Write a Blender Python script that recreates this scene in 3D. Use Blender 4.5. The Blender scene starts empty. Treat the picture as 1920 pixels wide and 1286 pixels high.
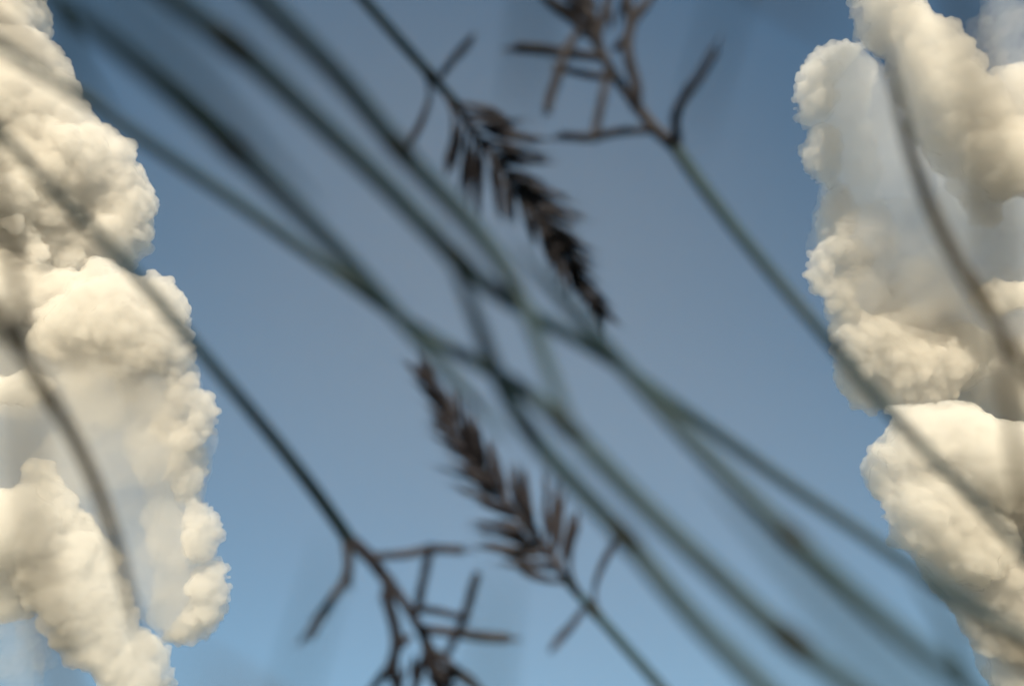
import bpy, bmesh, math, random
import numpy as np
from mathutils import Vector, Matrix, noise

# ------------------------------------------------------------------ camera, sky, sun, exposure
scene = bpy.context.scene
F = 1280.0            # focal length in pixels of the 1920 px wide picture (24 mm lens)
EYE = 0.14            # lens height above the ground, low in the grass and looking up
VIEW_ELEV = math.radians(58.0)
cam_data = bpy.data.cameras.new('camera')
cam_data.lens = 24.0
cam_data.sensor_width = 36.0
cam_data.clip_start = 0.002
cam_data.clip_end = 30000.0
cam_data.dof.use_dof = True
cam_data.dof.focus_distance = 900.0
cam_data.dof.aperture_fstop = 6.5
cam_data.dof.aperture_blades = 0
cam = bpy.data.objects.new('camera', cam_data)
cam.location = (0, 0, EYE)
cam.rotation_euler = (math.pi / 2 + VIEW_ELEV, 0, 0)
CAM = Matrix.Translation(cam.location) @ cam.rotation_euler.to_matrix().to_4x4()
scene.collection.objects.link(cam)
scene.camera = cam

SUN_ELEV = math.radians(3.0)
SUN_AZ = math.radians(176.0)          # from +Y (the way the lens looks) clockwise: behind the photographer
SUN_DIR = Vector((math.sin(SUN_AZ) * math.cos(SUN_ELEV), math.cos(SUN_AZ) * math.cos(SUN_ELEV), math.sin(SUN_ELEV)))
world = bpy.data.worlds.new('World')
scene.world = world
world.use_nodes = True
wn = world.node_tree
sky = wn.nodes.new('ShaderNodeTexSky')
sky.sky_type = 'NISHITA'
sky.sun_disc = False
sky.sun_elevation = SUN_ELEV
sky.sun_rotation = SUN_AZ
sky.altitude = 100.0
sky.air_density = 1.2
sky.dust_density = 0.12
sky.ozone_density = 2.2
bg = wn.nodes['Background']
bg.inputs['Strength'].default_value = 0.15
wn.links.new(sky.outputs['Color'], bg.inputs['Color'])

sun_data = bpy.data.lights.new('sun', 'SUN')
sun_data.energy = 2.0
sun_data.angle = math.radians(0.5)
sun_data.color = (1.0, 0.86, 0.61)
sun = bpy.data.objects.new('sun', sun_data)
sun.rotation_euler = (-SUN_DIR).to_track_quat('-Z', 'Y').to_euler()
sun.location = (0, 0, 50)
scene.collection.objects.link(sun)

scene.view_settings.view_transform = 'Standard'
scene.view_settings.look = 'None'
scene.view_settings.exposure = 1.53
scene.view_settings.gamma = 1.0
cy = scene.cycles
cy.max_bounces = 12
cy.volume_bounces = 9
cy.transparent_max_bounces = 48
cy.use_adaptive_sampling = True
cy.adaptive_threshold = 0.03
cy.use_denoising = True

rnd = random.Random(7)

# ------------------------------------------------------------------ helpers
def P(px, py, d):
    """a point of the place, d metres out from the lens, seen at that pixel of the 1920 px picture"""
    return CAM @ Vector(((px - 960.0) / F * d, -(py - 643.0) / F * d, -d))

def link(o, parent=None):
    scene.collection.objects.link(o)
    if parent is not None:
        o.parent = parent
    return o

def tag(o, label, cat, group=None):
    o['label'] = label
    o['category'] = cat
    if group:
        o['group'] = group

HALF = CAM @ Matrix.Rotation(math.pi, 4, 'Z') @ CAM.inverted()
def turned(o):
    """a copy of a cloud on the other side of the sky, half a turn about the line of sight"""
    c = link(o.copy())
    c.matrix_world = HALF @ o.matrix_world
    for ch in list(o.children):
        k = link(ch.copy(), c)
        k.matrix_local = ch.matrix_local.copy()
    return c

def node_mat(name):
    m = bpy.data.materials.new(name)
    m.use_nodes = True
    m.node_tree.nodes.clear()
    out = m.node_tree.nodes.new('ShaderNodeOutputMaterial')
    return m, m.node_tree, out

def plant_mat(name, c1, c2, scale, rough=0.55, trans=0.15):
    m, t, out = node_mat(name)
    tc = t.nodes.new('ShaderNodeTexCoord')
    nz = t.nodes.new('ShaderNodeTexNoise')
    nz.inputs['Scale'].default_value = scale
    nz.inputs['Detail'].default_value = 4
    rp = t.nodes.new('ShaderNodeValToRGB')
    rp.color_ramp.elements[0].position = 0.35
    rp.color_ramp.elements[1].position = 0.68
    rp.color_ramp.elements[0].color = (*c1, 1)
    rp.color_ramp.elements[1].color = (*c2, 1)
    b = t.nodes.new('ShaderNodeBsdfPrincipled')
    b.inputs['Roughness'].default_value = rough
    b.inputs['Specular IOR Level'].default_value = 0.25
    tr = t.nodes.new('ShaderNodeBsdfTranslucent')
    mx = t.nodes.new('ShaderNodeMixShader')
    mx.inputs[0].default_value = trans
    t.links.new(tc.outputs['Object'], nz.inputs['Vector'])
    t.links.new(nz.outputs['Fac'], rp.inputs['Fac'])
    t.links.new(rp.outputs['Color'], b.inputs['Base Color'])
    t.links.new(rp.outputs['Color'], tr.inputs['Color'])
    t.links.new(b.outputs[0], mx.inputs[1])
    t.links.new(tr.outputs[0], mx.inputs[2])
    t.links.new(mx.outputs[0], out.inputs['Surface'])
    return m

def cloud_mat(name, density, g=0.6, col=(0.995, 0.995, 0.995), skin=0.0):
    m, t, out = node_mat(name)
    v = t.nodes.new('ShaderNodeVolumeScatter')
    v.inputs['Color'].default_value = (*col, 1)
    v.inputs['Density'].default_value = density
    v.inputs['Anisotropy'].default_value = g
    t.links.new(v.outputs[0], out.inputs['Volume'])
    if skin:        # the sharp outer shell of fresh droplets, over the loose mist inside
        df = t.nodes.new('ShaderNodeBsdfDiffuse'); df.inputs['Color'].default_value = (0.95, 0.95, 0.95, 1)
        tl = t.nodes.new('ShaderNodeBsdfTranslucent'); tl.inputs['Color'].default_value = (0.95, 0.95, 0.95, 1)
        tp = t.nodes.new('ShaderNodeBsdfTransparent')
        m1 = t.nodes.new('ShaderNodeMixShader'); m1.inputs[0].default_value = 0.35
        m2 = t.nodes.new('ShaderNodeMixShader'); m2.inputs[0].default_value = skin
        t.links.new(df.outputs[0], m1.inputs[1]); t.links.new(tl.outputs[0], m1.inputs[2])
        t.links.new(tp.outputs[0], m2.inputs[1]); t.links.new(m1.outputs[0], m2.inputs[2])
        t.links.new(m2.outputs[0], out.inputs['Surface'])
    return m

M_CULM = plant_mat('dry_culm', (0.026, 0.054, 0.078), (0.040, 0.076, 0.104), 60)
M_NODE = plant_mat('culm_node', (0.010, 0.018, 0.020), (0.018, 0.026, 0.028), 200)
M_SPIKE = plant_mat('spikelet_husk', (0.040, 0.038, 0.054), (0.100, 0.096, 0.125), 180, trans=0.45)
M_GREY = plant_mat('weathered_culm', (0.055, 0.045, 0.030), (0.09, 0.072, 0.046), 60)
M_STRAW = plant_mat('straw_culm', (0.09, 0.062, 0.026), (0.15, 0.105, 0.045), 60)
M_CLOUD = cloud_mat('cumulus', 0.06, 0.2, skin=0.07)
M_RIM = cloud_mat('cloud_rim', 0.05, 0.2, skin=0.06)
M_VEIL = cloud_mat('cloud_veil', 0.0085, 0.2, skin=0.012)
M_VEIL2 = cloud_mat('cloud_fringe', 0.013, 0.2, skin=0.012)
M_ADDED_HAZE = cloud_mat('sky_paling_haze', 0.00032, 0.2)  # for the haze sheet added to pale the middle of the sky
M_WISP = cloud_mat('cloud_wisp', 0.008, 0.2, skin=0.012)

# ------------------------------------------------------------------ the ground under the lens
def build_ground():
    m, t, out = node_mat('meadow_soil')
    tc = t.nodes.new('ShaderNodeTexCoord')
    nz = t.nodes.new('ShaderNodeTexNoise'); nz.inputs['Scale'].default_value = 3.0; nz.inputs['Detail'].default_value = 8
    rp = t.nodes.new('ShaderNodeValToRGB')
    rp.color_ramp.elements[0].color = (0.05, 0.06, 0.025, 1); rp.color_ramp.elements[1].color = (0.13, 0.11, 0.06, 1)
    b = t.nodes.new('ShaderNodeBsdfPrincipled'); b.inputs['Roughness'].default_value = 0.95
    t.links.new(tc.outputs['Object'], nz.inputs['Vector']); t.links.new(nz.outputs['Fac'], rp.inputs['Fac'])
    t.links.new(rp.outputs['Color'], b.inputs['Base Color']); t.links.new(b.outputs[0], out.inputs['Surface'])
    me = bpy.data.meshes.new('ground')
    n = 96
    rings = [0.0, 0.6, 3, 15, 80, 400, 2000, 9000]
    vs, fs = [(0, 0, 0)], []
    for r in rings[1:]:
        for k in range(n):
            a = 2 * math.pi * k / n
            vs.append((r * math.cos(a), r * math.sin(a), 0.0))
    for k in range(n):
        fs.append((0, 1 + k, 1 + (k + 1) % n))
    for i in range(len(rings) - 2):
        for k in range(n):
            a, b_ = 1 + i * n + k, 1 + i * n + (k + 1) % n
            fs.append((a, a + n, b_ + n, b_))
    me.from_pydata(vs, [], fs)
    me.materials.append(m)
    o = link(bpy.data.objects.new('ground', me))
    o['kind'] = 'structure'
build_ground()

# ------------------------------------------------------------------ clouds
def poly_dist(poly, q):
    """signed distance (inside positive) of points q (n,2) to a polygon"""
    p = np.asarray(poly, float)
    a, b = p, np.roll(p, -1, 0)
    ab = b - a
    ap = q[:, None, :] - a[None]
    tt = np.clip((ap * ab).sum(2) / (ab * ab).sum(1), 0, 1)
    dd = np.sqrt(((ap - tt[..., None] * ab) ** 2).sum(2)).min(1)
    x, y = q[:, 0][:, None], q[:, 1][:, None]
    c = ((a[:, 1] > y) != (b[:, 1] > y)) & (x < ab[:, 0] * (y - a[:, 1]) / np.where(ab[:, 1] == 0, 1e-9, ab[:, 1]) + a[:, 0])
    return np.where(c.sum(1) % 2 == 1, dd, -dd)

ICO = {}
def ico(sub):
    if sub not in ICO:
        bm = bmesh.new()
        bmesh.ops.create_icosphere(bm, subdivisions=sub, radius=1.0)
        bm.verts.index_update()
        ICO[sub] = (np.array([v.co[:] for v in bm.verts]), np.array([[v.index for v in f.verts] for f in bm.faces]))
        bm.free()
    return ICO[sub]

def cloud_mesh(name, poly, depth, mat, seed, rmax=110, flat=0.8, voxel=2.8, bumps=(1, 1, 1), nfill=420, rmin=6, rim=1.0):
    """billowing cloud body: balls packed to the outline, merged, then covered with rounded billows"""
    rs = np.random.RandomState(seed)
    p = np.asarray(poly, float)
    lo, hi = p.min(0), p.max(0)
    q = rs.uniform(lo, hi, (26000, 2))
    d = poly_dist(poly, q)
    k = d > rmin
    q, d = q[k], d[k]
    order = np.argsort(-d + rs.uniform(0, 0.35, len(d)) * d)
    balls = []
    for i in order:
        r = min(d[i], rmax)
        if balls:
            B = np.array(balls)
            gap = np.hypot(B[:, 0] - q[i, 0], B[:, 1] - q[i, 1])
            if (gap < 0.62 * B[:, 2]).any() and r > 0.3 * rmax:
                continue
            if (gap + r * 0.55 < B[:, 2]).any():
                continue
            if (gap < 0.75 * r).any():
                continue
        z = rs.uniform(-1, 1) * flat * min(r * 0.6 + 14, 60)
        balls.append((q[i, 0], q[i, 1], r, z))
        if len(balls) >= nfill:
            break
    # knobs on the balls
    knobs = []
    for (x, y, r, z) in balls:
        if r < 14:
            continue
        for _ in range(int(10 + r * 0.28)):
            v = rs.normal(size=3); v /= np.linalg.norm(v)
            rr = r * rs.uniform(0.16, 0.42)
            c = np.array([x, y, z]) + v * (r - rr * 0.45)
            if poly_dist(poly, c[None, :2])[0] > rr * 0.95:
                knobs.append((c[0], c[1], rr, c[2]))
    # small knobs all along the outline
    e = np.roll(p, -1, 0) - p
    for a, v in zip(p, e):
        L = np.hypot(*v)
        nrm = np.array([-v[1], v[0]]) / max(L, 1e-6)
        for _ in range(int(L / 4.5) + 1):
            rr = rs.choice([4, 5, 6, 7, 9, 11, 14]) * rs.uniform(.8, 1.15) * rim
            c = a + v * rs.uniform() + nrm * 0
            for sg in (1, -1):
                q2 = c + nrm * sg * rr * rs.uniform(.55, 1.0)
                if poly_dist(poly, q2[None])[0] > 0:
                    knobs.append((q2[0], q2[1], rr, rs.normal() * 10))
                    break
    V, T, off = [], [], 0
    s = depth / F
    for (x, y, r, z) in balls + knobs:
        iv, it = ico(3 if r > 40 else 2)
        V.append(iv * r * s + np.array([(x - 960) * s, (y - 643) * s, -depth - z * s]) * np.array([1, -1, 1]))
        T.append(it + off); off += len(iv)
    V = np.concatenate(V); T = np.concatenate(T)
    me = bpy.data.meshes.new('tmp')
    me.from_pydata(V.tolist(), [], T.tolist())
    tmp = link(bpy.data.objects.new('tmp', me))
    md = tmp.modifiers.new('r', 'REMESH'); md.mode = 'VOXEL'; md.voxel_size = voxel * s; md.use_smooth_shade = True
    sm = tmp.modifiers.new('s', 'SMOOTH'); sm.factor = 0.5; sm.iterations = 1
    dg = bpy.context.evaluated_depsgraph_get()
    ev = tmp.evaluated_get(dg)
    m2 = bpy.data.meshes.new_from_object(ev)
    bpy.data.objects.remove(tmp)
    nv = len(m2.vertices)
    co = np.empty(nv * 3); m2.vertices.foreach_get('co', co); co = co.reshape(-1, 3)
    no = np.empty(nv * 3); m2.vertex_normals.foreach_get('vector', no); no = no.reshape(-1, 3)
    disp = np.zeros(nv)
    vor = noise.voronoi
    for (size, amp), b in zip(((44, 9.0), (20, 6.5), (9, 4.2)), bumps):
        f = 1.0 / (size * s)
        a = amp * s * b
        sh = seed * 3.7
        d1 = np.array([vor((c[0] * f + sh, c[1] * f, c[2] * f))[0][0] for c in co.tolist()])
        disp += (0.55 - 1.7 * np.minimum(d1, 0.85) ** 2) * a
    co = co + no * disp[:, None]
    m2.vertices.foreach_set('co', co.astype(np.float32).ravel())
    m2.update()
    tmp = link(bpy.data.objects.new('tmp', m2))
    md = tmp.modifiers.new('r', 'REMESH'); md.mode = 'VOXEL'; md.voxel_size = voxel * 0.8 * s; md.use_smooth_shade = True
    sm = tmp.modifiers.new('s', 'SMOOTH'); sm.factor = 0.4; sm.iterations = 1
    m3 = bpy.data.meshes.new_from_object(tmp.evaluated_get(bpy.context.evaluated_depsgraph_get()))
    bpy.data.objects.remove(tmp)
    m2 = m3
    nv = len(m2.vertices)
    co = np.empty(nv * 3); m2.vertices.foreach_get('co', co); co = co.reshape(-1, 3)
    ctr = np.array([co[:, 0].mean(), co[:, 1].mean(), co[:, 2].mean()])
    m2.vertices.foreach_set('co', (co - ctr).astype(np.float32).ravel())
    m2.update()
    m2.name = name
    m2.materials.clear(); m2.materials.append(mat)
    o = link(bpy.data.objects.new(name, m2))
    o.matrix_world = CAM @ Matrix.Translation(ctr)
    return o

UPPER = [(-150, -130), (40, -130), (50, -20), (62, 10), (60, 38), (52, 52), (72, 66), (95, 78), (112, 90), (128, 108), (135, 125), (147, 148), (165, 170),
         (177, 188), (188, 212), (208, 228), (232, 248), (255, 262), (266, 280), (268, 305), (278, 318), (282, 345), (294, 370), (293, 395), (285, 425),
         (292, 442), (275, 450), (262, 470), (246, 488), (235, 540), (150, 580), (-150, 580)]
UPPER = [(x - 16 if x > 100 else x, y) for x, y in UPPER]
UPPER2 = UPPER[:-3] + [(250, 520), (215, 530), (190, 520), (163, 522), (150, 535), (100, 525), (60, 505), (20, 495), (-150, 470)]
CROWN = [(-150, 440), (0, 440), (20, 470), (60, 478), (100, 500), (150, 512), (163, 490), (190, 486), (215, 500), (245, 512), (270, 516), (290, 508), (315, 520), (330, 545),
         (338, 565), (347, 590), (355, 612), (352, 640), (362, 655), (369, 680), (360, 702), (338, 735), (300, 700), (275, 705), (250, 752), (225, 715), (195, 690), (165, 720), (130, 690), (95, 640), (60, 665), (20, 640), (-150, 620)]
VEIL = [(-150, 600), (60, 600), (200, 610), (320, 640), (355, 690), (368, 740), (370, 830), (372, 900), (366, 950), (378, 1010), (385, 1060), (395, 1120), (385, 1180), (345, 1196),
        (315, 1192), (290, 1180), (262, 1150), (240, 1110), (150, 1060), (-150, 1020)]
RIM1 = [(290, 800), (298, 760), (320, 725), (345, 708), (360, 700), (374, 728), (396, 745), (405, 772), (400, 810), (385, 825), (372, 834), (345, 845), (312, 835)]
RIM2 = [(325, 850), (345, 825), (372, 830), (380, 850), (373, 868), (384, 887), (376, 906), (363, 930), (340, 940), (322, 900)]
RIM3 = [(348, 975), (352, 938), (364, 930), (377, 943), (400, 963), (414, 990), (410, 1020), (399, 1042), (385, 1054), (360, 1050), (346, 1020)]
RIM4 = [(355, 1120), (358, 1080), (375, 1056), (390, 1054), (407, 1053), (422, 1070), (430, 1100), (422, 1140), (408, 1170), (386, 1191), (355, 1200), (335, 1208), (310, 1197), (330, 1170)]
FRINGE = [(230, 720), (270, 680), (340, 690), (360, 705), (370, 730), (385, 760), (384, 810), (371, 832), (370, 900), (364, 935), (380, 960), (392, 1000), (385, 1050), (400, 1075),
          (408, 1110), (395, 1160), (370, 1185), (320, 1195), (285, 1160), (290, 1080), (285, 1000), (270, 930), (255, 850)]
SKIRT = [(-150, 580), (100, 600), (320, 620), (360, 690), (350, 760), (310, 790), (270, 850), (225, 800), (170, 830), (120, 760), (60, 790), (-150, 740)]
SCRAP = [(215, 668), (228, 650), (240, 660), (252, 690), (246, 702), (228, 690)]
LOWER = [(-150, 905), (20, 925), (50, 905), (48, 880), (62, 864), (85, 870), (95, 895), (116, 915), (136, 938), (144, 968), (142, 985), (165, 994), (192, 1015), (216, 1052),
         (227, 1080), (240, 1110), (262, 1180), (298, 1198), (312, 1232), (315, 1290), (322, 1420), (225, 1420), (212, 1290), (182, 1242), (160, 1230), (140, 1215),
         (120, 1182), (106, 1150), (98, 1122), (85, 1122), (60, 1152), (20, 1160), (-150, 1120)]
KNOT = [(-120, 290), (0, 302), (30, 300), (60, 318), (76, 335), (70, 355), (76, 375), (62, 398), (60, 428), (70, 452), (85, 470), (60, 492), (30, 488), (10, 470), (-120, 470)]
PUFF = [(-90, 690), (20, 705), (40, 698), (65, 705), (82, 722), (78, 742), (50, 760), (10, 755), (-90, 780)]
WISP = [(-110, 1040), (10, 1045), (35, 1060), (50, 1100), (62, 1140), (75, 1180), (88, 1230), (82, 1260), (60, 1250), (72, 1290), (50, 1400), (10, 1400), (2, 1300), (-5, 1220), (-110, 1200)]

def single(poly, depth, mat, seed, la, lb, **kw):
    o = cloud_mesh('cloud', poly, depth, mat, seed, **kw)
    tag(o, la, 'cloud', 'cumulus clouds at the sides')
    tag(turned(o), lb, 'cloud', 'cumulus clouds at the sides')

G1 = 'cumulus clouds at the sides'
o = cloud_mesh('cloud', UPPER, 1080, M_CLOUD, 11, rmax=80)
tag(o, 'cream cumulus cloud filling the top left corner', 'cloud', G1)
o = cloud_mesh('cloud', UPPER2, 850, M_CLOUD, 11, rmax=80)
o.matrix_world = HALF @ o.matrix_world
tag(o, 'cream cumulus cloud filling the bottom right corner', 'cloud', G1)
# the tall cloud: bright crown, grey-blue veil of a body, sunlit knobs along its rim
tall = link(bpy.data.objects.new('cloud', None))
tall.empty_display_size = 50
tall.matrix_world = CAM @ Matrix.Translation(((180 - 960) / F * 1000, -(830 - 643) / F * 1000, -1000))
bpy.context.view_layer.update()
for nm, poly, dep, mat, seed, kw in (('crown', CROWN, 1000, M_CLOUD, 22, {'rmax': 62}),
                                     ('veil', VEIL, 1010, M_VEIL, 23, {'rmax': 95, 'bumps': (1, .4, .1), 'rim': .5}),
                                     ('veil', SKIRT, 1003, M_VEIL2, 30, {'rmax': 60, 'bumps': (1, .8, .6)}),
                                     ('veil', FRINGE, 1005, M_VEIL2, 29, {'rmax': 60, 'bumps': (1, .6, .4)}),
                                     ('billow', RIM1, 1000, M_RIM, 24, {'rmax': 27, 'rmin': 4, 'voxel': 2.0, 'bumps': (.5, 1.0, 1.1)}),
                                     ('billow', RIM2, 1005, M_RIM, 25, {'rmax': 20, 'rmin': 3, 'voxel': 2.0, 'bumps': (.5, 1.0, 1.1)}),
                                     ('billow', RIM3, 1000, M_RIM, 26, {'rmax': 27, 'rmin': 4, 'voxel': 2.0, 'bumps': (.5, 1.0, 1.1)}),
                                     ('billow', RIM4, 1000, M_RIM, 27, {'rmax': 27, 'rmin': 4, 'voxel': 2.0, 'bumps': (.5, 1.0, 1.1)}),
                                     ('shred', SCRAP, 930, M_VEIL, 28, {'rmax': 20, 'rmin': 3, 'voxel': 2.0, 'bumps': (.5, 1.0, 1.1)})):
    c = cloud_mesh(nm, poly, dep, mat, seed, **kw)
    loc = tall.matrix_world.inverted() @ c.matrix_world
    c.parent = tall
    c.matrix_local = loc
tag(tall, 'tall cumulus cloud with grey-blue body down the left side', 'cloud', G1)
tag(turned(tall), 'tall cumulus cloud with grey-blue body down the right side', 'cloud', G1)
single(LOWER, 900, M_RIM, 33, 'ragged slanting cloud at the bottom left, in front of the tall cumulus', 'ragged slanting cloud at the top right, in front of the tall cumulus', rmax=80)
o = cloud_mesh('cloud', KNOT, 990, M_CLOUD, 44, rmax=60)
tag(o, 'small knotted cloud at the left edge, upper half', 'cloud', G1)
o = cloud_mesh('cloud', KNOT, 825, M_CLOUD, 44, rmax=60)
o.matrix_world = HALF @ o.matrix_world
tag(o, 'small knotted cloud at the right edge, lower half', 'cloud', G1)
single(PUFF, 900, M_CLOUD, 55, 'tiny cream puff of cloud at the left edge, middle height', 'tiny cream puff of cloud at the right edge, middle height', rmax=40)
single(WISP, 860, M_WISP, 66, 'thin wispy cloud streak in the bottom left corner', 'thin wispy cloud streak in the top right corner', rmax=40)

def added_haze():
    """thin haze sheet added to brighten and grey the middle of the sky, thickest there"""
    d, s = 3200.0, 3200.0 / F
    rot = math.radians(38)
    nr, na, half = 24, 72, 300.0
    vs, fs = [(0, 0, half), (0, 0, -half)], []
    for i in range(1, nr + 1):
        u = i / nr
        h = max(half * (1 - u * u) ** 2, 0.5)
        for k in range(na):
            a = 2 * math.pi * k / na
            w = 1 + 0.05 * math.sin(3 * a + 1) + 0.03 * math.sin(5 * a)
            x, y = 1150 * s * u * w * math.cos(a), 900 * s * u * w * math.sin(a)
            x, y = x * math.cos(rot) + y * math.sin(rot), -x * math.sin(rot) + y * math.cos(rot)
            vs += [(x, y, h), (x, y, -h)]
    vid = lambda i, k, b: 2 + ((i - 1) * na + k % na) * 2 + b
    for k in range(na):
        fs += [(0, vid(1, k, 0), vid(1, k + 1, 0)), (1, vid(1, k + 1, 1), vid(1, k, 1))]
        for i in range(1, nr):
            fs += [(vid(i, k, 0), vid(i + 1, k, 0), vid(i + 1, k + 1, 0), vid(i, k + 1, 0)), (vid(i, k, 1), vid(i, k + 1, 1), vid(i + 1, k + 1, 1), vid(i + 1, k, 1))]
        fs.append((vid(nr, k, 0), vid(nr, k, 1), vid(nr, k + 1, 1), vid(nr, k + 1, 0)))
    me = bpy.data.meshes.new('added_haze')
    me.from_pydata(vs, [], fs)
    me.materials.append(M_ADDED_HAZE)
    o = link(bpy.data.objects.new('added_haze', me))
    o.matrix_world = CAM @ Matrix.Translation((0, -50 * s, -d))
    o['kind'] = 'stuff'
    o['label'] = 'thin added haze that pales the middle of the blue sky'
    o['category'] = 'haze'
added_haze()

# ------------------------------------------------------------------ grasses
THICK = 1.05
def smooth_path(pts, step=9, relax=0):
    """Catmull-Rom through (px, py, depth, radius_px) -> list of (Vector, radius)"""
    a = np.asarray(pts, float)
    a = np.vstack([2 * a[0] - a[1], a, 2 * a[-1] - a[-2]])
    out = []
    for i in range(1, len(a) - 2):
        n = max(2, int(np.hypot(*(a[i + 1, :2] - a[i, :2])) / step))
        for k in range(n):
            t = k / n
            q = 0.5 * ((2 * a[i]) + (-a[i - 1] + a[i + 1]) * t + (2 * a[i - 1] - 5 * a[i] + 4 * a[i + 1] - a[i + 2]) * t * t
                       + (-a[i - 1] + 3 * a[i] - 3 * a[i + 1] + a[i + 2]) * t ** 3)
            out.append(q)
    out.append(a[-2])
    q = np.array(out)
    for _ in range(relax):
        q[1:-1] = q[1:-1] * 0.5 + (q[:-2] + q[2:]) * 0.25
    out = list(q)
    return [(P(q[0], q[1], q[2]), max(q[3], 0.4) * THICK / F * q[2]) for q in out]

def tube(name, path, mat, parent, base, sides=10, cap=True):
    """tapered stem along [(Vector, radius)]"""
    pts = [p for p, r in path]
    vs, fs = [], []
    t0 = (pts[1] - pts[0]).normalized()
    nrm = t0.orthogonal().normalized()
    for i, (p, r) in enumerate(path):
        t = (pts[min(i + 1, len(pts) - 1)] - pts[max(i - 1, 0)])
        t = t.normalized() if t.length > 1e-9 else t0
        nrm = (nrm - t * nrm.dot(t)).normalized()
        bn = t.cross(nrm)
        for k in range(sides):
            a = 2 * math.pi * k / sides
            vs.append(p + (nrm * math.cos(a) + bn * math.sin(a)) * r - base)
    for i in range(len(path) - 1):
        for k in range(sides):
            k2 = (k + 1) % sides
            fs.append((i * sides + k, i * sides + k2, (i + 1) * sides + k2, (i + 1) * sides + k))
    if cap:
        fs.append(tuple(reversed(range(sides))))
        fs.append(tuple(range((len(path) - 1) * sides, len(path) * sides)))
    me = bpy.data.meshes.new(name)
    me.from_pydata([v[:] for v in vs], [], fs)
    me.polygons.foreach_set('use_smooth', [True] * len(me.polygons))
    me.materials.append(mat)
    return link(bpy.data.objects.new(name, me), parent)

def root_path(path, sx):
    """carry a stem from its first point outside the frame round to the soil beside the lens"""
    p, r = path[0]
    d = (path[0][0] - path[2][0]).normalized()
    low = p.z < EYE + 0.05
    foot = Vector((p.x + sx * (0.10 if low else 0.16), p.y * (0.5 if low else 0.0) - (0.0 if low else 0.05), -0.004))
    c1 = p + d * 0.05 + Vector((sx * 0.04, -0.02, 0.0))
    c2 = foot + Vector((sx * 0.01, 0, 0.07))
    n = 28
    out = []
    for k in range(n):
        t = k / n
        q = foot * (1 - t) ** 3 + c2 * 3 * t * (1 - t) ** 2 + c1 * 3 * t * t * (1 - t) + p * t ** 3
        out.append((q, r * 1.15 * (1 - t) + r * t))
    return out + path, foot

def knuckle(path, i, scale, parent, base):
    """swollen joint round a stem"""
    p, r = path[i]
    q = path[min(i + 1, len(path) - 1)][0]
    t = (q - path[max(i - 1, 0)][0]).normalized()
    seg = []
    for u, w in ((-2.2, 1.01), (-1.4, 1.06), (-0.6, 1.14), (0.0, 1.17), (0.6, 1.13), (1.4, 1.06), (2.2, 1.01)):
        seg.append((p + t * r * u * scale, r * w))
    return tube('node', seg, M_NODE, parent, base, 10)

def flip(pts, k):
    return [(1920 - q[0], 1286 - q[1], *q[2:]) for q in pts] if k else list(pts)

def stalk(name, pts, mat, label, cat='grass stalk', group='bare grass stalks arching overhead', nodes=()):
    path = smooth_path(pts, relax=140)
    full, foot = root_path(path, -1 if pts[0][0] < 960 else 1)
    if not nodes and name == 'grass_stalk':
        root = tube(name, full, mat, None, foot)
        root.location = foot
        tag(root, label, cat, group)
        return root, foot, full
    root = link(bpy.data.objects.new(name, None))
    root.empty_display_size = 0.01
    root.location = foot
    tube('culm', full, mat, root, foot)
    for (nx, ny) in nodes:
        i = min(range(28, len(full) - 2), key=lambda j: (full[j][0] - P(nx, ny, -(CAM.inverted() @ full[j][0]).z)).length)
        knuckle(full, i, 1.0, root, foot)
    tag(root, label, cat, group)
    return root, foot, full

def stalks(pts, mat, label, label2, nodes=()):
    for k, lab in enumerate((label, label2)):
        stalk('grass_stalk', flip(pts, k), mat, lab, nodes=flip(nodes, k))

# --- long bare stalks (x, y, height above the lens, half width in px)
C = [(215, -100, .078, 20), (321, 0, .083, 20), (383, 47, .087, 20), (445, 91, .09, 20), (547, 182, .095, 19.5), (620, 251, .10, 19), (700, 324, .104, 18.5), (770, 395, .107, 18),
     (815, 440, .108, 18), (853, 490, .11, 17), (895, 530, .112, 16), (952, 571, .115, 15), (1033, 607, .12, 12.5), (1100, 645, .122, 11.5), (1162, 680, .124, 12),
     (1243, 745, .126, 12.5), (1290, 780, .126, 12.5), (1360, 820, .125, 12), (1446, 889, .122, 12), (1555, 958, .118, 12), (1647, 1020, .112, 12), (1745, 1093, .110, 12),
     (1840, 1150, .108, 12), (1920, 1195, .105, 11), (2010, 1245, .10, 8), (2110, 1310, .096, 2)]
stalks(C, M_CULM, 'longest dark stalk, from the top edge left of centre to the right edge', 'longest dark stalk, from the bottom edge right of centre to the left edge', nodes=[(435, 84), (853, 490)])

D = [(410, -85, .085, 19), (492, 0, .09, 19), (583, 87, .095, 19), (642, 149, .10, 18.5), (700, 219, .105, 18), (745, 282, .108, 18), (800, 335, .11, 17), (870, 405, .112, 17),
     (948, 494, .112, 16.5), (985, 555, .11, 15.5), (1003, 620, .105, 14.5), (1021, 678, .10, 13.5), (1045, 740, .096, 12), (1070, 796, .093, 10), (1092, 842, .091, 7), (1105, 875, .09, 2)]
stalks(D, M_CULM, 'stalk from the top edge ending in a drooping tip just right of centre', 'stalk from the bottom edge ending in a drooping tip just left of centre', nodes=[(745, 282)])

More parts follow.
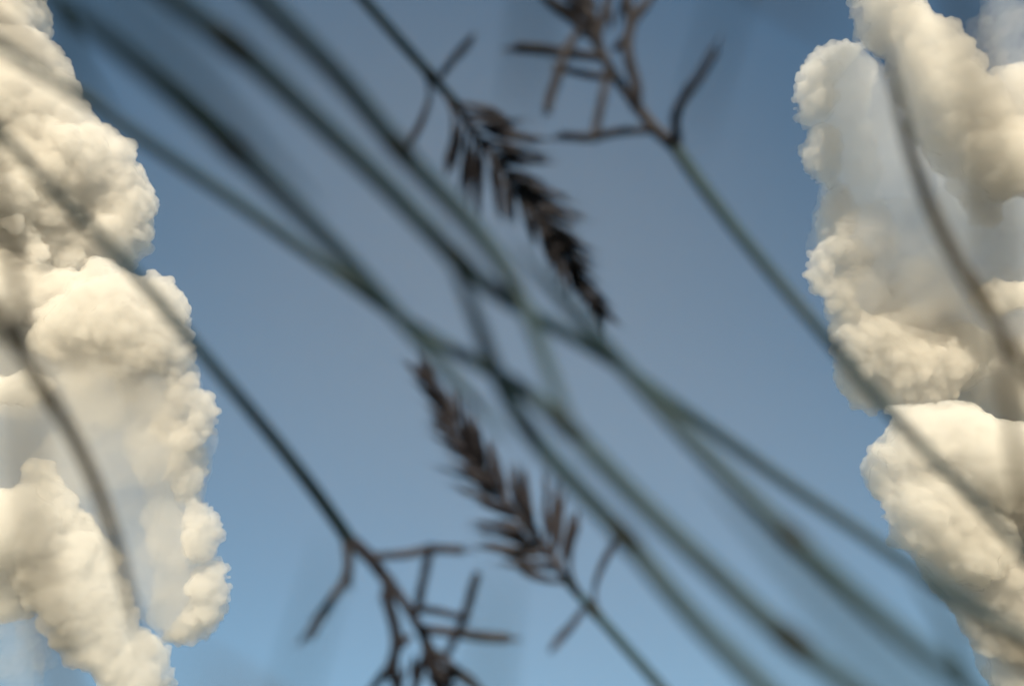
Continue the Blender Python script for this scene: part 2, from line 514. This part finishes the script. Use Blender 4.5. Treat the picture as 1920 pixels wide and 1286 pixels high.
A = [(10, -85, .068, 19), (109, 0, .074, 19), (219, 87, .08, 19), (310, 164, .085, 19), (365, 215, .09, 18.5), (437, 281, .095, 18), (547, 383, .10, 17), (620, 455, .105, 16),
     (691, 530, .11, 15), (758, 605, .112, 14), (817, 675, .112, 13.5), (868, 725, .11, 12), (899, 762, .108, 10), (935, 800, .106, 7), (962, 832, .105, 2)]
stalks(A, M_CULM, 'dark stalk from the top left edge ending behind the lower seed head', 'dark stalk from the bottom right edge ending behind the upper seed head', nodes=[(437, 281)])

# blurred thin stalks close to the lens
B = [(130, -110, 0.038, 19.5), (219, 0, 0.04, 19.5), (292, 62, 0.042, 19.5), (365, 142, 0.044, 18.0), (419, 211, 0.046, 16.5), (474, 275, 0.048, 13.5), (540, 345, 0.05, 9.0), (590, 400, 0.052, 3.0)]
stalks(B, M_CULM, 'faint blurred stalk beside the second dark stalk at the top left', 'faint blurred stalk beside the second dark stalk at the bottom right')

B2 = [(350, -90, 0.032, 9.0), (436, 0, 0.033, 9.0), (490, 50, 0.034, 7.5), (535, 95, 0.035, 6.0), (580, 140, 0.036, 3.0)]
stalks(B2, M_CULM, 'very faint short blurred stalk between two dark stalks at the top edge', 'very faint short blurred stalk between two dark stalks at the bottom edge')

B3 = [(80, -90, 0.065, 12.6), (105, 20, 0.0663, 12.6), (125, 85, 0.0676, 11.2), (150, 135, 0.0689, 11.2), (185, 190, 0.0702, 8.4), (215, 225, 0.0715, 2.8)]
stalks(B3, M_CULM, 'short blurred stalk along the edge of the top left cloud', 'short blurred stalk along the edge of the bottom right cloud')

B4 = [(-80, 5, 0.0765, 12.3), (0, 55, 0.0782, 12.3), (40, 76, 0.0799, 12.3), (80, 98, 0.0816, 9.5), (110, 112, 0.0833, 2.8)]
stalks(B4, M_STRAW, 'short straw coloured stalk crossing the top left corner cloud', 'short straw coloured stalk crossing the bottom right corner cloud')

G = [(-75, 500, 0.0975, 10.8), (0, 600, 0.104, 10.8), (60, 690, 0.1105, 10.8), (130, 800, 0.117, 10.8), (180, 900, 0.1196, 10.3), (215, 1000, 0.1196, 9.9), (235, 1090, 0.1105, 9.1), (255, 1170, 0.1014, 6.7), (275, 1235, 0.0936, 1.6)]
stalks(G, M_GREY, 'curved stalk hanging down in front of the left cloud', 'curved stalk rising up in front of the right cloud')

Hh = [(-25, 250, 0.0743, 10.4), (8, 396, 0.081, 10.4), (22, 480, 0.0837, 9.6), (34, 560, 0.0864, 8.8), (48, 640, 0.0878, 6.4), (58, 700, 0.0891, 1.6)]
stalks(Hh, M_GREY, 'steep blurred stalk at the left edge of the frame', 'steep blurred stalk at the right edge of the frame')

I = [(150, 1390, 0.04, 14.6), (110, 1260, 0.042, 14.6), (75, 1100, 0.044, 13.5), (58, 950, 0.045, 13.5), (54, 830, 0.046, 11.4), (52, 730, 0.047, 9.4), (50, 640, 0.048, 2.1)]
stalks(I, M_GREY, 'broad pale blurred stalk rising from the bottom left corner', 'broad pale blurred stalk dropping from the top right corner')

I2 = [(905, 1400, 0.036, 12.6), (915, 1286, 0.037, 12.6), (925, 1190, 0.038, 12.6), (938, 1110, 0.039, 8.4), (950, 1050, 0.04, 2.8)]
stalks(I2, M_CULM, 'faint blurred stalk at the bottom edge left of the lower seed head', 'faint blurred stalk at the top edge right of the upper seed head')

I3 = [(520, 1400, 0.036, 8.4), (552, 1286, 0.037, 8.4), (580, 1190, 0.038, 8.4), (608, 1090, 0.039, 7.0), (630, 1010, 0.04, 2.8)]
stalks(I3, M_CULM, 'faint blurred stalk beside the forked grass at the bottom left', 'faint blurred stalk beside the forked grass at the top right')

I4 = [(520, 1360, 0.03, 13.5), (430, 1290, 0.031, 13.5), (370, 1255, 0.032, 12.0), (330, 1235, 0.033, 3.0)]
stalks(I4, M_STRAW, 'brownish blurred stalk tip at the bottom edge beside the left clouds', 'brownish blurred stalk tip at the top edge beside the right clouds')

# --- spikelet: overlapping husks with short bristles, along +Z, one unit long
def spikelet_mesh(name, n, seed, slim=1.0):
    rs = random.Random(seed)
    bm = bmesh.new()
    for i in range(n):
        t = i / max(1, n - 1)
        z0 = 0.05 + 0.52 * t
        L = 0.42 - 0.08 * t
        w = (0.085 - 0.03 * t) * slim
        side = 1 if i % 2 else -1
        lean = side * (0.16 - 0.08 * t) + rs.uniform(-.03, .03)
        ry = rs.uniform(-.12, .12)
        rings = []
        for u, k in ((0, .25), (.18, .8), (.42, 1.0), (.7, .72), (.9, .3), (1.0, .05)):
            c = Vector((lean * u * L + side * 0.025 * slim, ry * u * L, z0 + u * L))
            rings.append([bm.verts.new(c + Vector((math.cos(a) * w * k, math.sin(a) * w * k * .8, 0))) for a in [j * math.pi / 3 for j in range(6)]])
        for a, b in zip(rings[:-1], rings[1:]):
            for j in range(6):
                bm.faces.new((a[j], a[(j + 1) % 6], b[(j + 1) % 6], b[j]))
        # bristle
        tip = Vector((lean * L + side * 0.025 * slim, ry * L, z0 + L))
        e = tip + Vector((lean * .25, ry * .25, .22))
        tri = [bm.verts.new(tip + Vector((math.cos(a) * .012, math.sin(a) * .012, -.02))) for a in (0, 2.1, 4.2)]
        ev = bm.verts.new(e)
        for j in range(3):
            bm.faces.new((tri[j], tri[(j + 1) % 3], ev))
    # stalklet
    lo = [bm.verts.new(Vector((math.cos(a) * .018, math.sin(a) * .018, 0))) for a in [j * math.pi / 2 for j in range(4)]]
    hi = [bm.verts.new(Vector((math.cos(a) * .022, math.sin(a) * .022, .55))) for a in [j * math.pi / 2 for j in range(4)]]
    for j in range(4):
        bm.faces.new((lo[j], lo[(j + 1) % 4], hi[(j + 1) % 4], hi[j]))
    me = bpy.data.meshes.new(name)
    bm.to_mesh(me); bm.free()
    me.polygons.foreach_set('use_smooth', [True] * len(me.polygons))
    me.materials.append(M_SPIKE)
    return me
SPIKES = [spikelet_mesh('spikelet', n, s, sl) for n, s, sl in ((5, 1, 1.0), (4, 2, .9), (6, 3, 1.05))]

def put_spikelet(parent, base, p0, direction, length, width=1.0):
    o = bpy.data.objects.new('spikelet', rnd.choice(SPIKES))
    link(o, parent)
    q = direction.to_track_quat('Z', 'Y')
    from mathutils import Quaternion
    q = q @ Quaternion((0, 0, 1), rnd.uniform(0, 6.28))
    o.rotation_mode = 'QUATERNION'
    o.rotation_quaternion = q
    o.location = p0 - base
    o.scale = (length * width, length * width, length)
    return o

# --- drooping seed head with dense spikelets
DJ = .20
def seed_grass(fl, label):
    stem = [(560, -140, .15, 10), (640, -50, .16, 10), (680, 0, .165, 10), (745, 70, .175, 10), (800, 135, .185, 9.5), (832, 168, .19, 9), (857, 197, .195, 8.5)]
    r, base, full = stalk('seed_stalk', flip(stem, fl), M_CULM, label, cat='seed stalk', group='seed heads hanging overhead', nodes=flip([(810, 145)], fl))
    axis_pts = [(857, 197, .195, 8.5), (880, 235, .198, 8), (905, 270, .20, 7.5), (950, 320, .202, 7), (1000, 385, .204, 6), (1045, 450, .205, 5), (1082, 510, .206, 4), (1105, 550, .206, 3), (1122, 582, .206, 1.5)]
    ax = smooth_path(flip(axis_pts, fl), 4)
    rach = tube('seed_head_axis', ax, M_SPIKE, r, base, 8)
    Lpx = lambda n: n / F * DJ
    zup = CAM.to_3x3() @ Vector((0, 0, 1))
    nS = 66
    rs = random.Random(5)
    for i in range(nS):
        t = 0.04 + 0.92 * (i / (nS - 1)) ** 0.86
        k = min(int(t * (len(ax) - 1)), len(ax) - 2)
        p0 = ax[k][0]
        tg = (ax[k + 1][0] - ax[max(k - 1, 0)][0]).normalized()
        side = 1 if i % 2 else -1
        perp = tg.cross(zup).normalized() * side
        az = rs.gauss(0, 0.5)
        out = (perp * math.cos(az) + zup * math.sin(az)).normalized()
        ang = math.radians((1 - t) * 52 + t * 11 + rs.uniform(-6, 6))
        d = (tg * math.cos(ang) + out * math.sin(ang)).normalized()
        ln = Lpx(((1 - t) * 158 + t * 70) * rs.uniform(.82, 1.15))
        put_spikelet(rach, base, p0, d, ln, rs.uniform(.34, .5) + .26 * t)
    put_spikelet(rach, base, ax[-6][0], (ax[-1][0] - ax[-8][0]).normalized(), Lpx(60), .7)
    # side twigs low on the head
    for pts in (((828, 142, .187, 6), (850, 112, .18, 7), (872, 88, .172, 8), (888, 66, .165, 4)),
                ((800, 140, .186, 4), (806, 175, .188, 4), (796, 215, .188, 6), (776, 255, .188, 7), (758, 285, .188, 3)),
                ((832, 170, .19, 4), (850, 215, .19, 4), (852, 262, .19, 8), (842, 300, .19, 9), (838, 328, .19, 3)),
                ((858, 195, .195, 4), (895, 200, .196, 6), (925, 212, .196, 9), (950, 224, .196, 4))):
        tube('branch', smooth_path(flip(pts, fl), 5), M_SPIKE, rach, base, 8)
seed_grass(0, 'bristly seed head on a thin stalk from the top edge, upper middle')
seed_grass(1, 'bristly seed head on a thin stalk from the bottom edge, lower middle')

# --- forked grass with stick-like branches
def forked_grass(fl, label):
    stemF = [(-95, 150, 0.1132, 9), (0, 245, 0.118, 9), (120, 380, 0.124, 9), (240, 495, 0.13, 9.5), (355, 635, 0.1357, 10.5), (430, 722, 0.1395, 11), (500, 805, 0.15, 11.5), (580, 905, 0.165, 12), (640, 985, 0.178, 12), (654, 1010, 0.18, 12)]
    r, base, full = stalk('forked_stalk', flip(stemF, fl), M_CULM, label, cat='forked stalk', group='forked grasses at the frame edges')
    axF = [(654, 1010, .18, 12), (692, 1044, .182, 11.5), (716, 1074, .184, 11), (757, 1128, .186, 9), (784, 1171, .187, 9), (805, 1217, .188, 10), (816, 1258, .189, 10), (832, 1310, .19, 8), (845, 1370, .19, 3)]
    rach = tube('seed_head_axis', smooth_path(flip(axF, fl), 5), M_SPIKE, r, base, 8)
    br = [
        [(730, 1080, .176, 9), (727, 1100, .176, 11), (728, 1128, .176, 11), (740, 1171, .177, 10.5), (743, 1209, .178, 10), (738, 1244, .179, 10), (746, 1300, .18, 9), (752, 1360, .18, 3)],
        [(648, 1004, .179, 9), (652, 1035, .178, 9), (654, 1063, .176, 9), (643, 1095, .174, 9.5), (616, 1133, .172, 9.5), (578, 1193, .17, 8.5)],
        [(692, 1042, .182, 6), (757, 1039, .184, 8), (811, 1029, .186, 8), (868, 1031, .188, 8)],
        [(808, 1022, .174, 8), (795, 1082, .176, 8), (783, 1138, .178, 7)],
        [(768, 1141, .186, 7), (811, 1144, .188, 7), (864, 1156, .19, 6)],
        [(895, 1074, .172, 7), (879, 1128, .174, 8), (860, 1182, .176, 8), (838, 1225, .178, 7)],
        [(786, 1178, .187, 8), (851, 1185, .186, 9), (906, 1193, .185, 10), (956, 1196, .184, 9)],
        [(770, 1190, .184, 6), (752, 1208, .183, 8), (738, 1224, .182, 6)],
        [(734, 1244, .18, 7), (716, 1268, .181, 9), (690, 1300, .182, 5)],
        [(806, 1204, .187, 7), (790, 1250, .188, 8), (774, 1310, .19, 6)],
        [(820, 1225, .186, 9), (850, 1252, .185, 9), (885, 1280, .184, 9), (920, 1320, .183, 6)],
        [(812, 1245, .187, 9), (838, 1275, .186, 8), (862, 1320, .185, 8)],
    ]
    for b in br:
        bp = smooth_path(flip(b, fl), 5)
        tube('branch', bp, M_SPIKE, rach, base, 8)
        for k in range(0, len(bp) - 3, 5):          # closed husks pressed along the twig
            tg = (bp[k + 2][0] - bp[k][0]).normalized()
            sd = tg.orthogonal().normalized() * (0.22 if k % 2 else -0.22)
            put_spikelet(rach, base, bp[k][0], (tg + sd).normalized(), 52 / F * .18, .95)
    rs = random.Random(9)
    for k in range(9):
        x, y = rs.uniform(760, 880), rs.uniform(1200, 1280)
        a = math.radians(rs.uniform(30, 110))
        q0, q1 = flip([(x, y, .187), (x + 95 * math.cos(a), y + 95 * math.sin(a), .187 + rs.uniform(-.004, .004))], fl)
        p0, p1 = P(*q0), P(*q1)
        put_spikelet(rach, base, p0, (p1 - p0).normalized(), (p1 - p0).length, .55)
forked_grass(0, 'forked grass whose bare twiggy head hangs at the bottom edge, left of centre')
forked_grass(1, 'forked grass whose bare twiggy head hangs at the top edge, right of centre')
